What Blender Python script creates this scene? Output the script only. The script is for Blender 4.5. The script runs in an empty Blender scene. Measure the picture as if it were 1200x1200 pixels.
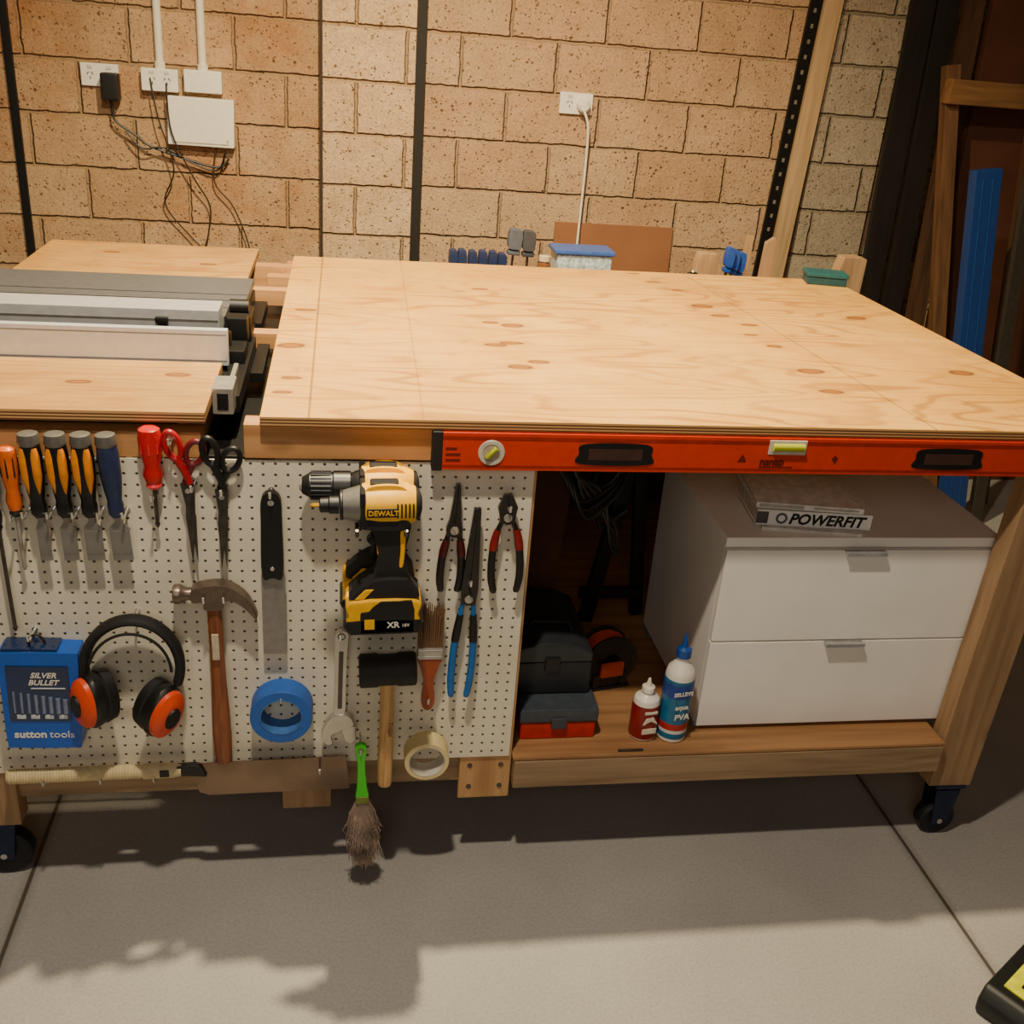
import bpy, bmesh, math, random
from mathutils import Vector, Matrix, Euler
random.seed(4)
COL=bpy.context.scene.collection
S=0.001
# ------------------------------------------------------------------ materials
def lin(h):
    h=h.lstrip('#');r=[int(h[i:i+2],16)/255 for i in (0,2,4)]
    return tuple(((c/12.92) if c<=.04045 else ((c+.055)/1.055)**2.4) for c in r)+(1,)
MC={}
def base(name):
    m=bpy.data.materials.new(name);m.use_nodes=True
    nt=m.node_tree;b=nt.nodes['Principled BSDF'];return m,nt,b
def ND(nt,t,**k):
    n=nt.nodes.new(t)
    for a,v in k.items():setattr(n,a,v)
    return n
def mth(nt,op,a,b=None,clamp=False):
    n=ND(nt,'ShaderNodeMath',operation=op);n.use_clamp=clamp
    for i,v in enumerate((a,b)):
        if v is None:continue
        if isinstance(v,(int,float)):n.inputs[i].default_value=v
        else:nt.links.new(v,n.inputs[i])
    return n.outputs[0]
def mixc(nt,f,a,b,bt='MIX'):
    n=ND(nt,'ShaderNodeMix',data_type='RGBA',blend_type=bt)
    for s,v in ((n.inputs[0],f),(n.inputs[6],a),(n.inputs[7],b)):
        if isinstance(v,(int,float,tuple)):s.default_value=v
        else:nt.links.new(v,s)
    return n.outputs[2]
def noise(nt,vec,scale,detail=3,rough=.5):
    n=ND(nt,'ShaderNodeTexNoise');n.inputs['Scale'].default_value=scale;n.inputs['Detail'].default_value=detail;n.inputs['Roughness'].default_value=rough
    if vec is not None:nt.links.new(vec,n.inputs['Vector'])
    return n.outputs[0]
def ramp(nt,f,stops):
    n=ND(nt,'ShaderNodeValToRGB');e=n.color_ramp.elements
    while len(e)<len(stops):e.new(.5)
    for el,(p,c) in zip(e,stops):el.position=p;el.color=c
    nt.links.new(f,n.inputs[0]);return n.outputs[0]
def maprange(nt,v,a,b,c,d):
    n=ND(nt,'ShaderNodeMapRange');nt.links.new(v,n.inputs[0])
    for i,x in enumerate((a,b,c,d)):n.inputs[i+1].default_value=x
    return n.outputs[0]
def bump(nt,b,h,strength,dist=.001):
    n=ND(nt,'ShaderNodeBump');n.inputs['Strength'].default_value=strength;n.inputs['Distance'].default_value=dist
    nt.links.new(h,n.inputs['Height']);nt.links.new(n.outputs[0],b.inputs['Normal'])
def M(hexc,rough=.5,metal=0,var=.12,sc=60,trans=0,bmp=.1,coat=0):
    key=(hexc,rough,metal,var,sc,trans,coat)
    if key in MC:return MC[key]
    m,nt,b=base('surface_'+hexc.strip('#'));c=lin(hexc)
    tc=ND(nt,'ShaderNodeTexCoord').outputs['Object']
    n=noise(nt,tc,sc,4)
    dk=tuple(x*(1-var*1.6) for x in c[:3])+(1,);lt=tuple(min(1,x*(1+var)) for x in c[:3])+(1,)
    nt.links.new(ramp(nt,n,[(.3,dk),(.7,lt)]),b.inputs['Base Color'])
    b.inputs['Roughness'].default_value=rough;b.inputs['Metallic'].default_value=metal
    if trans:b.inputs['Transmission Weight'].default_value=trans
    if coat:b.inputs['Coat Weight'].default_value=coat
    if bmp:bump(nt,b,n,bmp)
    MC[key]=m;return m
def wood(name,c1,c2,axis=0,sc=1.0,rough=.6,knots=.0):
    m,nt,b=base(name)
    tc=ND(nt,'ShaderNodeTexCoord').outputs['Object'];mp=ND(nt,'ShaderNodeMapping');nt.links.new(tc,mp.inputs[0])
    s=[40*sc]*3;s[axis]=2.5*sc;mp.inputs['Scale'].default_value=s
    n1=noise(nt,mp.outputs[0],1.2,6,.6)
    mp2=ND(nt,'ShaderNodeMapping');nt.links.new(tc,mp2.inputs[0]);s2=[9*sc]*3;s2[axis]=1.0*sc;mp2.inputs['Scale'].default_value=s2
    n2=noise(nt,mp2.outputs[0],1.5,2)
    bands=mth(nt,'SINE',mth(nt,'MULTIPLY',n2,40))
    f=mth(nt,'ADD',mth(nt,'MULTIPLY',n1,.9),mth(nt,'MULTIPLY',bands,.045))
    col=ramp(nt,f,[(.22,lin(c2)),(.58,lin(c1))])
    if knots:
        v=ND(nt,'ShaderNodeTexVoronoi');mp3=ND(nt,'ShaderNodeMapping');nt.links.new(tc,mp3.inputs[0]);s3=[9.]*3;s3[axis]=4.;mp3.inputs['Scale'].default_value=s3
        nt.links.new(mp3.outputs[0],v.inputs['Vector']);v.inputs['Scale'].default_value=1
        k=maprange(nt,v.outputs['Distance'],.05,.13,knots,0)
        col=mixc(nt,k,col,lin('#5a2f14'))
    nt.links.new(col,b.inputs['Base Color']);b.inputs['Roughness'].default_value=rough
    bump(nt,b,f,.15);return m
def plywood(name,c1,c2,knots=(),lines=(),thick=.018):
    m,nt,b=base(name)
    tc=ND(nt,'ShaderNodeTexCoord').outputs['Object']
    mp=ND(nt,'ShaderNodeMapping');nt.links.new(tc,mp.inputs[0]);mp.inputs['Scale'].default_value=(1.1,5.0,1)
    n2=noise(nt,mp.outputs[0],1.2,2,.4)
    bands=mth(nt,'SINE',mth(nt,'MULTIPLY',n2,80))
    lines_=mth(nt,'MULTIPLY',maprange(nt,bands,.4,1.0,0,.6),maprange(nt,noise(nt,tc,3,2),.35,.6,.2,1))
    mp1=ND(nt,'ShaderNodeMapping');nt.links.new(tc,mp1.inputs[0]);mp1.inputs['Scale'].default_value=(6,160,1)
    n1=noise(nt,mp1.outputs[0],1,5,.6)
    n3=noise(nt,tc,4,4,.6)
    f=mth(nt,'ADD',mth(nt,'MULTIPLY',n1,.5),mth(nt,'MULTIPLY',n3,.5))
    col=ramp(nt,f,[(.3,lin(c2)),(.6,lin(c1))])
    col=mixc(nt,lines_,col,lin('#a06624'))
    st=noise(nt,tc,2.1,6,.7);col=mixc(nt,maprange(nt,st,.5,.72,0,.5),col,lin('#a06a28'))
    sc_=noise(nt,tc,14,6,.75);col=mixc(nt,maprange(nt,sc_,.58,.7,0,.4),col,lin('#805222'))
    acc=None
    nz=noise(nt,tc,22,3)
    for (kx,ky,rx,ry) in knots:
        v=ND(nt,'ShaderNodeVectorMath',operation='SUBTRACT');nt.links.new(tc,v.inputs[0]);v.inputs[1].default_value=(kx,ky,0)
        w=ND(nt,'ShaderNodeVectorMath',operation='MULTIPLY');nt.links.new(v.outputs[0],w.inputs[0]);w.inputs[1].default_value=(1/rx,1/ry,0)
        l=ND(nt,'ShaderNodeVectorMath',operation='LENGTH');nt.links.new(w.outputs[0],l.inputs[0])
        acc=l.outputs['Value'] if acc is None else mth(nt,'MINIMUM',acc,l.outputs['Value'])
    if acc is not None:
        acc=mth(nt,'ADD',acc,mth(nt,'MULTIPLY',mth(nt,'SUBTRACT',nz,.5),.8))
        ka=maprange(nt,acc,.8,1.1,.75,0)
        halo=maprange(nt,acc,1.0,2.4,.3,0)
        col=mixc(nt,halo,col,lin('#a87030'))
        col=mixc(nt,ka,col,lin('#965a2a'))
        rim=mth(nt,'MULTIPLY',maprange(nt,acc,.55,.85,.15,.65),maprange(nt,acc,.95,1.15,1,0));col=mixc(nt,rim,col,lin('#5e3218'))
    sep=ND(nt,'ShaderNodeSeparateXYZ');nt.links.new(tc,sep.inputs[0])
    for lx,sl,op in lines:
        xx=mth(nt,'ADD',sep.outputs[0],mth(nt,'MULTIPLY',sep.outputs[1],sl))
        d=mth(nt,'ABSOLUTE',mth(nt,'SUBTRACT',xx,lx));k=maprange(nt,d,.001,.0028,op,0);col=mixc(nt,k,col,lin('#5e3a1a'))
    g=ND(nt,'ShaderNodeNewGeometry');sn=ND(nt,'ShaderNodeSeparateXYZ');nt.links.new(g.outputs['True Normal'],sn.inputs[0])
    side=mth(nt,'LESS_THAN',mth(nt,'ABSOLUTE',sn.outputs[2]),.5)
    st=mth(nt,'SINE',mth(nt,'MULTIPLY',sep.outputs[2],2*math.pi/(thick/3.5)))
    ec=mixc(nt,maprange(nt,st,-.3,.3,0,1),lin('#cc9c62'),lin('#5e3c20'))
    col=mixc(nt,side,col,ec)
    nt.links.new(col,b.inputs['Base Color']);b.inputs['Roughness'].default_value=.55
    bump(nt,b,f,.1);return m
def brick(name,base1,base2,mort,ox,orange=.5):
    m,nt,b=base(name)
    g=ND(nt,'ShaderNodeNewGeometry');sp=ND(nt,'ShaderNodeSeparateXYZ');nt.links.new(g.outputs['Position'],sp.inputs[0])
    cb=ND(nt,'ShaderNodeCombineXYZ')
    nt.links.new(mth(nt,'ADD',mth(nt,'ADD',sp.outputs[0],sp.outputs[1]),ox),cb.inputs[0]);nt.links.new(mth(nt,'ADD',sp.outputs[2],-1.34+.17*20),cb.inputs[1])
    nw=noise(nt,g.outputs['Position'],28,3)
    off=mth(nt,'MULTIPLY',mth(nt,'SUBTRACT',nw,.5),.011)
    cb2=ND(nt,'ShaderNodeVectorMath',operation='ADD');nt.links.new(cb.outputs[0],cb2.inputs[0])
    c3=ND(nt,'ShaderNodeCombineXYZ');nt.links.new(off,c3.inputs[0]);nt.links.new(off,c3.inputs[1]);nt.links.new(c3.outputs[0],cb2.inputs[1])
    br=ND(nt,'ShaderNodeTexBrick');nt.links.new(cb2.outputs[0],br.inputs['Vector'])
    br.inputs['Scale'].default_value=1;br.inputs['Brick Width'].default_value=.335;br.inputs['Row Height'].default_value=.17;br.inputs['Mortar Size'].default_value=.008;br.inputs['Mortar Smooth'].default_value=.8
    br.inputs['Color1'].default_value=lin(base1);br.inputs['Color2'].default_value=lin(base2);br.inputs['Mortar'].default_value=lin(mort);br.inputs['Bias'].default_value=0
    pn=noise(nt,g.outputs['Position'],2.6,4,.65)
    col=mixc(nt,maprange(nt,pn,.48,.68,0,orange),br.outputs['Color'],lin('#bf7a40'),'MIX')
    blot=noise(nt,g.outputs['Position'],9,4,.6)
    col=mixc(nt,.5,col,ramp(nt,blot,[(.3,(.66,.62,.58,1)),(.65,(1,1,1,1))]),'MULTIPLY')
    fine=noise(nt,g.outputs['Position'],110,6,.78)
    col=mixc(nt,.6,col,ramp(nt,fine,[(.35,(.45,.4,.37,1)),(.58,(1,1,1,1))]),'MULTIPLY')
    def pits(sc,thr):
        v=ND(nt,'ShaderNodeTexVoronoi');nt.links.new(g.outputs['Position'],v.inputs['Vector']);v.inputs['Scale'].default_value=sc
        return mth(nt,'MULTIPLY',maprange(nt,v.outputs['Distance'],.1,.32,.85,0),maprange(nt,noise(nt,g.outputs['Position'],sc*.55,2),thr,thr+.07,0,1))
    pm=mth(nt,'MAXIMUM',pits(48,.55),pits(95,.51))
    col=mixc(nt,pm,col,lin('#6a4426'))
    col=mixc(nt,mth(nt,'MULTIPLY',br.outputs['Fac'],.6),col,lin(mort))
    nt.links.new(col,b.inputs['Base Color']);b.inputs['Roughness'].default_value=.9
    h=mth(nt,'SUBTRACT',mth(nt,'ADD',mth(nt,'MULTIPLY',fine,.5),mth(nt,'MULTIPLY',blot,.7)),mth(nt,'ADD',mth(nt,'MULTIPLY',br.outputs['Fac'],1.5),mth(nt,'MULTIPLY',pm,.6)))
    bump(nt,b,h,1.0,.010);return m
def pegmat():
    m,nt,b=base('perforated_board')
    tc=ND(nt,'ShaderNodeTexCoord').outputs['Object'];sp=ND(nt,'ShaderNodeSeparateXYZ');nt.links.new(tc,sp.inputs[0])
    P=.0195
    def fr(s,o):return mth(nt,'SUBTRACT',mth(nt,'FRACT',mth(nt,'MULTIPLY',mth(nt,'ADD',s,o),1/P)),.5)
    a=fr(sp.outputs[0],5.0);c=fr(sp.outputs[2],5.004)
    d=mth(nt,'SQRT',mth(nt,'ADD',mth(nt,'MULTIPLY',a,a),mth(nt,'MULTIPLY',c,c)))
    h=maprange(nt,d,.09,.145,.95,0)
    n=noise(nt,tc,9,4)
    col=mixc(nt,h,ramp(nt,n,[(.3,lin('#dcd2ba')),(.7,lin('#ece3cc'))]),(.025,.018,.012,1))
    nt.links.new(col,b.inputs['Base Color']);b.inputs['Roughness'].default_value=.45
    bump(nt,b,mth(nt,'SUBTRACT',1.0,h),.6,.003);return m
def floormat():
    m,nt,b=base('concrete')
    g=ND(nt,'ShaderNodeNewGeometry').outputs['Position'];sp=ND(nt,'ShaderNodeSeparateXYZ');nt.links.new(g,sp.inputs[0])
    n=noise(nt,g,2.2,6,.6);f=noise(nt,g,170,3,.6)
    col=ramp(nt,n,[(.25,lin('#928f8c')),(.75,lin('#a5a19c'))])
    col=mixc(nt,.4,col,ramp(nt,f,[(.3,(.55,.55,.55,1)),(.6,(1,1,1,1))]),'MULTIPLY')
    J=None
    for jx in (-.449,1.323,-2.2,3.1):
        d=mth(nt,'ABSOLUTE',mth(nt,'SUBTRACT',sp.outputs[0],jx));J=d if J is None else mth(nt,'MINIMUM',J,d)
    k=maprange(nt,J,.0025,.005,1,0)
    col=mixc(nt,mth(nt,'MULTIPLY',k,.9),col,lin('#1c1712'))
    k2=maprange(nt,J,.004,.02,.35,0);col=mixc(nt,k2,col,lin('#5a5145'))
    nt.links.new(col,b.inputs['Base Color']);b.inputs['Roughness'].default_value=.6
    bump(nt,b,mth(nt,'SUBTRACT',mth(nt,'MULTIPLY',f,.2),k),.35,.003);return m
# ------------------------------------------------------------------ geometry (all in millimetres)
class G:
    def __init__(s):s.bm=bmesh.new();s.mi=0
    def mat(s,i):s.mi=i;return s
    def merge(s,o,sm=True):
        mp={v:s.bm.verts.new(v.co) for v in o.verts}
        for f in o.faces:
            try:
                nf=s.bm.faces.new([mp[v] for v in f.verts]);nf.smooth=sm;nf.material_index=s.mi
            except ValueError:pass
        o.free()
    def xf(s,o,rot,piv):
        if rot:bmesh.ops.rotate(o,verts=o.verts,cent=Vector(piv),matrix=Euler([math.radians(a) for a in rot]).to_matrix())
    def box(s,x0,x1,y0,y1,z0,z1,bev=0,seg=2,rot=None,piv=None):
        o=bmesh.new();bmesh.ops.create_cube(o,size=1)
        for v in o.verts:v.co=Vector((x0+(v.co.x+.5)*(x1-x0),y0+(v.co.y+.5)*(y1-y0),z0+(v.co.z+.5)*(z1-z0)))
        if bev:bmesh.ops.bevel(o,geom=o.edges[:],offset=bev,segments=seg,affect='EDGES',clamp_overlap=True,profile=.5)
        s.xf(o,rot,piv or ((x0+x1)/2,(y0+y1)/2,(z0+z1)/2));s.merge(o);return s
    def prism(s,pts,y0,y1,bev=0,plane='xz',rot=None,piv=(0,0,0),seg=2):
        o=bmesh.new()
        def c(a,b,h):return {'xz':(a,h,b),'xy':(a,b,h),'yz':(h,a,b)}[plane]
        A=[o.verts.new(c(a,b,y0)) for a,b in pts];B=[o.verts.new(c(a,b,y1)) for a,b in pts];n=len(pts)
        o.faces.new(A);o.faces.new(B[::-1])
        for i in range(n):o.faces.new((A[i],B[i],B[(i+1)%n],A[(i+1)%n]))
        bmesh.ops.recalc_face_normals(o,faces=o.faces[:])
        if bev:
            ed=[e for e in o.edges if len(e.link_faces)==2 and e.calc_face_angle(0)>.5 ]
            bmesh.ops.bevel(o,geom=ed,offset=bev,segments=seg,affect='EDGES',clamp_overlap=True,profile=.5)
        s.xf(o,rot,piv);s.merge(o);return s
    def tube(s,pts,r,n=10,closed=False,flat=None):
        pts=[Vector(p) for p in pts];N=len(pts)
        rs=r if isinstance(r,(list,tuple)) else [r]*N
        o=bmesh.new();rings=[];nrm=None
        for i,p in enumerate(pts):
            if closed:t=(pts[(i+1)%N]-pts[i-1])
            else:t=pts[min(i+1,N-1)]-pts[max(i-1,0)]
            t.normalize()
            if nrm is None:
                a=Vector((0,1,0)) if abs(t.y)<.9 else Vector((1,0,0));nrm=(a-t*a.dot(t)).normalized()
            else:
                nrm=(nrm-t*nrm.dot(t)).normalized()
            bn=t.cross(nrm);k=flat or 1
            rings.append([o.verts.new(p+(nrm*math.cos(q)*k+bn*math.sin(q))*rs[i]) for q in [2*math.pi*j/n for j in range(n)]])
        for i in range(N if closed else N-1):
            a,b=rings[i],rings[(i+1)%N]
            for j in range(n):o.faces.new((a[j],a[(j+1)%n],b[(j+1)%n],b[j]))
        if not closed:o.faces.new(rings[0][::-1]);o.faces.new(rings[-1])
        bmesh.ops.recalc_face_normals(o,faces=o.faces[:]);s.merge(o);return s
    def lathe(s,prof,org,ax,n=28,sx=1,sy=1,closed=False):
        ax=Vector(ax).normalized();a=Vector((0,1,0)) if abs(ax.y)<.9 else Vector((1,0,0))
        u=(a-ax*a.dot(ax)).normalized();w=ax.cross(u);org=Vector(org);o=bmesh.new();R=[]
        for d,r in prof:
            R.append([o.verts.new(org+ax*d+(u*math.cos(q)*sx+w*math.sin(q)*sy)*max(r,.01)) for q in [2*math.pi*j/n for j in range(n)]])
        m=len(R)
        for i in range(m if closed else m-1):
            p,q=R[i],R[(i+1)%m]
            for j in range(n):o.faces.new((p[j],p[(j+1)%n],q[(j+1)%n],q[j]))
        if not closed:o.faces.new(R[0][::-1]);o.faces.new(R[-1])
        bmesh.ops.recalc_face_normals(o,faces=o.faces[:]);s.merge(o);return s
    def ring(s,c,Ro,Ri,w,ax=(0,1,0),n=48):
        return s.lathe([(-w/2,Ri),(-w/2,Ro-1),(-w/2+1,Ro),(w/2-1,Ro),(w/2,Ro-1),(w/2,Ri)],c,ax,n,closed=True)
def crv(pts,k=5,closed=True):
    out=[];n=len(pts)
    rng=range(n) if closed else range(n-1)
    for i in rng:
        P=[Vector(pts[(i+j)%n] if closed else pts[max(0,min(n-1,i+j))]) for j in (-1,0,1,2)]
        for q in range(k):
            t=q/k
            out.append(tuple(.5*((2*P[1])+(-P[0]+P[2])*t+(2*P[0]-5*P[1]+4*P[2]-P[3])*t*t+(-P[0]+3*P[1]-3*P[2]+P[3])*t**3)))
    if not closed:out.append(tuple(pts[-1]))
    return out
def fin(g,name,mats,parent=None,label=None,ang=35,each=False):
    if each:   # every loose piece becomes a part of its own
        bm=g.bm;seen=set();out=[]
        for v in list(bm.verts):
            if v in seen:continue
            st=[v];seen.add(v);isl=[]
            while st:
                a=st.pop();isl.append(a)
                for e in a.link_edges:
                    b=e.other_vert(a)
                    if b not in seen:seen.add(b);st.append(b)
            h=G();mp={a:h.bm.verts.new(a.co) for a in isl};fs={f for a in isl for f in a.link_faces}
            for f in fs:
                nf=h.bm.faces.new([mp[a] for a in f.verts]);nf.smooth=True;nf.material_index=f.material_index
            out.append(fin(h,name,mats,parent,label,ang))
        bm.free();return out
    me=bpy.data.meshes.new(name)
    for v in g.bm.verts:v.co*=S
    bmesh.ops.recalc_face_normals(g.bm,faces=g.bm.faces[:])
    g.bm.to_mesh(me);g.bm.free()
    for m in (mats if isinstance(mats,(list,tuple)) else [mats]):me.materials.append(m)
    me.set_sharp_from_angle(angle=math.radians(ang))
    o=bpy.data.objects.new(name,me);COL.objects.link(o)
    if name!='bristle':
        w=o.modifiers.new('weighted_normal','WEIGHTED_NORMAL');w.keep_sharp=True
    if parent:o.parent=parent
    if label:o['label']=label
    return o
def tag(o,label,cat,group=None):
    o['label']=label;o['category']=cat
    if group:o['group']=group
    return o
def place(o,loc,rot=(0,0,0)):
    o.location=Vector(loc)*S;o.rotation_euler=[math.radians(a) for a in rot];return o
def root(name,label,cat,loc=(0,0,0),rot=(0,0,0),group=None):
    e=bpy.data.objects.new(name,None);e.empty_display_size=.03;COL.objects.link(e);place(e,loc,rot);return tag(e,label,cat,group)
def struct(o):o['kind']='structure';return o
def text(body,size,org,mat,parent,u=(1,0,0),v=(0,0,1),depth=.3,shear=0,align='LEFT',name='lettering',bold=0):
    cu=bpy.data.curves.new('t','FONT');cu.body=body;cu.size=size;cu.align_x=align;cu.extrude=depth;cu.shear=shear;cu.offset=bold;cu.resolution_u=3
    t=bpy.data.objects.new('t',cu);COL.objects.link(t);bpy.context.view_layer.update()
    me=bpy.data.meshes.new_from_object(t.evaluated_get(bpy.context.evaluated_depsgraph_get()))
    bpy.data.objects.remove(t);bpy.data.curves.remove(cu)
    u=Vector(u).normalized();v=Vector(v).normalized();w=u.cross(v);org=Vector(org)
    for p in me.vertices:p.co=(org+u*p.co.x+v*p.co.y+w*p.co.z)*S
    me.materials.clear();me.materials.append(mat);o=bpy.data.objects.new(name,me);COL.objects.link(o);o.parent=parent;return o
# ------------------------------------------------------------------ common materials
BLK=M('#121110',.45);BLKR=M('#191716',.7);STEEL=M('#b8b4ab',.32,.6,.1,30);BRIGHT=M('#d4d1ca',.25,.55,.1,30);DSTEEL=M('#5c5751',.35,.8,.2,30);CHROME=M('#dcd9d2',.2,.8,.05)
WHT=M('#efe9db',.4,0,.04);RED=M('#c01812',.35);YEL=M('#f7b800',.4,0,.05);BLUE=M('#0e4fa8',.45,0,.08)
PINE=wood('pine_timber','#c9945e','#a4703e',0,1,.6,.4);PINEZ=wood('pine_upright','#ac8a64','#86684a',2,1,.65,.35);PINED=wood('weathered_pine','#a48868','#7a6248',0,1,.7,.4);PINEY=wood('pine_depth','#a87444','#6e4524',1,1,.6,.3)
HAND=wood('ash_handle','#d9ad72','#ab7a40',2,3,.45);HANDR=wood('red_handle','#96552e','#5c3018',2,3,.35)
kn=[]
for i,(x,y) in enumerate([(.92,1.22),(.95,1.12),(.99,1.03),(1.0,.86),(1.018,.77),(1.06,.69),(1.03,.60),(1.05,.51),(1.056,.33),(1.04,.20),
   (.444,.628),(.49,.61),(.467,.468),(.459,.303),(.46,.95),(.04,.20),(.03,.40),(.05,.68),(1.38,.8),(1.40,.35),(.50,.34),(.43,.45),(.03,.12)]):
    s_=random.uniform(.6,1.2);kn.append((x,y,.023*s_,.012*s_*random.uniform(.8,1.3)))
PLY=plywood('knotty_plywood','#e8b25a','#c68a36',kn,((.075,0,.6),(1.146,.0607,.5),(.255,-.02,.25)))
PLY2=plywood('small_plywood','#c99a56','#9a6e38',[(-.2,1.1,.02,.010),(-.45,1.2,.02,.010),(-.3,.15,.02,.01),(-.15,.2,.02,.01),(-.5,.1,.02,.01)])
# ------------------------------------------------------------------ room
BR1=brick('tan_blocks','#cba277','#d8b287','#b8946a',.11,.75);BR2=brick('pink_tan_blocks','#d2aa82','#dcb790','#be9a74',.02,.15);BR3=brick('pale_blocks','#b8a68c','#c6b59c','#988870',.2,0)
BRP=brick('pier_blocks','#e4c096','#ecca9f','#c09c74',.285,.2)
g=G();g.box(-2600,365,2300,2500,0,2900);struct(fin(g,'wall_back',BR1))
g=G();g.box(58,368,2225,2302,0,2900,5);struct(fin(g,'wall_pier',BRP))
g=G();g.box(49,59,2232,2302,0,2900);struct(fin(g,'pier_joint_shade',M('#3a2818',.8)))  # dark strip standing in for the shadow groove at the pier's left joint
g=G();g.box(368,402,2240,2500,0,2900);struct(fin(g,'trim_1',M('#1d1610',.7)))
g=G();g.box(402,3600,2300,2500,0,2900);struct(fin(g,'wall_back_panel',BR2))
g=G();g.box(1845,2110,2262,2302,0,2900,2);struct(fin(g,'wall_buttress',BR3))
g=G();g.box(-2600,3600,-3200,2500,-60,0);struct(fin(g,'floor',floormat()))
g=G();g.box(-2600,3600,-3200,2500,2900,2960);struct(fin(g,'ceiling',M('#5a5248',.9)))
g=G();g.box(3600,3700,-3200,2500,0,2900);struct(fin(g,'wall_right',BR3))
g=G();g.box(-2700,-2600,-3200,2500,0,2900);struct(fin(g,'wall_left',BR3))
# ------------------------------------------------------------------ workbench
B=root('workbench','wheeled plywood-topped timber workbench with white pegboard front','workbench')
g=G();g.box(0,1525,0,1252,925,943,1.2,1);fin(g,'tabletop',PLY,B,'pale knotty plywood tabletop')
g=G();g.box(-620,-84,12,276,925,943,1,1);fin(g,'infeed_panel',PLY2,B,'plywood panel in front of the table saw')
g=G();g.box(-620,-95,935,1325,925,943,1,1);fin(g,'outfeed_panel',PLY2,B,'plywood panel behind the table saw')
def rail(name,x0,x1,y0,y1,z0,z1,m,lab=None,rot=None,piv=None):
    g=G();g.box(x0,x1,y0,y1,z0,z1,2.5,2,rot,piv);return fin(g,name,m,B,lab)
rail('front_rail',-27,1500,14,58,866,924,PINE);rail('front_rail',-640,-92,22,60,862,906,PINE)
rail('side_rail',4,42,60,1250,868,923,PINEY);rail('side_rail',1455,1500,60,1230,868,923,PINEY);rail('back_rail',-600,1500,1205,1250,868,923,PINE)
rail('side_rail',-132,-95,62,270,866,924,PINEY);rail('ledge',-30,1560,1262,1500,862,880,PINE)
rail('cross_rail',-92,2,940,980,884,922,PINE);rail('cross_rail',-60,2,620,660,870,905,PINE);rail('cross_rail',-60,2,1090,1130,886,922,PINE);rail('side_rail',-40,-2,1130,1204,868,915,PINEY)
rail('lower_rail',-455,1340,37,75,188,256,PINED);rail('lower_rail',455,1350,4,36,190,253,PINED)
rail('lower_rail',-450,1400,1150,1195,190,247,PINED)
rail('shelf',452,1350,5,1195,254,262,wood('shelf_board','#a87c50','#7c5634',0,.7,.6,.3))
rail('leg',1354,1450,20,66,138,868,PINEZ,None,(0,1.6,0),(1354,40,138));rail('leg',1390,1436,1100,1190,150,866,PINEZ);rail('leg',-540,-446,22,68,135,862,PINEZ);rail('leg',-540,-446,1100,1160,150,862,PINEZ)
rail('leg',352,452,22,34,156,864,wood('pine_post','#c89c68','#a07448',2,1,.6,.4));rail('leg',20,110,22,34,148,864,PINEZ)
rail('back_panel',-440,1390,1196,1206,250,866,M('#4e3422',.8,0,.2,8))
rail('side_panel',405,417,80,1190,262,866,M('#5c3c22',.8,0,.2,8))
g=G();g.box(-640,446,18,21,258,862);fin(g,'pegboard',pegmat(),B,'white perforated pegboard')
g=G()
for x in (372,432):
    for z in (185,235):g.lathe([(0,5),(1.5,5),(2.5,3)],(x,22,z),(0,-1,0),12)
fin(g,'screw',DSTEEL,B,each=True)
def castor(x,y,h,k=38):
    g=G();g.box(x-34,x+34,y-30,y+30,h-6,h,1.5);g.lathe([(0,22),(-10,20)],(x,y,h-6),(0,0,1),20)
    for sgn in (-1,1):g.prism([(x-28,h-14),(x+28,h-14),(x+18,k-8),(x-18,k-8)],y+sgn*22-2,y+sgn*22+2,1)
    f=fin(g,'castor',M('#333d58',.35,.7),B)
    g=G();g.lathe([(-17,k-14),(-17,k-5),(-13,k),(13,k),(17,k-5),(17,k-14)],(x,y,k),(0,1,0),36);fin(g,'wheel',M('#14161c',.55),f)
    g=G();g.lathe([(-25,6),(25,6)],(x,y,k),(0,1,0),14);fin(g,'axle',CHROME,f)
castor(1405,45,138,40);castor(-492,62,136,48);castor(1410,1140,150);castor(-492,1130,150)
# ------------------------------------------------------------------ table saw
T=root('table_saw','grey table saw set between plywood panels','table saw')
g=G();g.box(-640,-78,575,930,930,950,2);g.mat(1)
for y in (640,705,760):g.box(-639,-79,y,y+3,949.5,950.6)
fin(g,'saw_table',[M('#707174',.38,.4,.08),M('#222222',.6)],T,'grey metal saw table')
g=G();g.box(-640,-110,480,560,925,985,2);g.mat(1);g.box(-640,-112,479,481,962,966);fin(g,'front_extrusion',[M('#c6c7c8',.35,.35,.06),M('#5c5a56',.5)],T)
g=G()
for x in (-545,-215):g.box(x-9,x+9,468,482,935,968,2);g.box(x-12,x+12,462,474,960,972,2)
g.box(-640,-575,478.2,480,945,978,.1);fin(g,'clip',BLK,T)
text('R1',24,(-628,477.8,952),WHT,T)
g=G();g.box(-640,-74,283,300,935,1000,1.5);g.mat(1);g.box(-640,-76,282.4,283.4,990,992);g.box(-640,-76,282.4,283.4,943,945);fin(g,'rip_fence',[M('#d2d6dc',.33,.3,.05),M('#77797c',.5)],T,'brushed aluminium rip fence')
g=G();g.box(-640,-110,300,480,860,905,3);g.box(-640,-110,560,930,700,928,6);g.box(-90,-6,66,1085,600,850,3)  # last box here is added only to blacken the gap beside the tabletop
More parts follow.
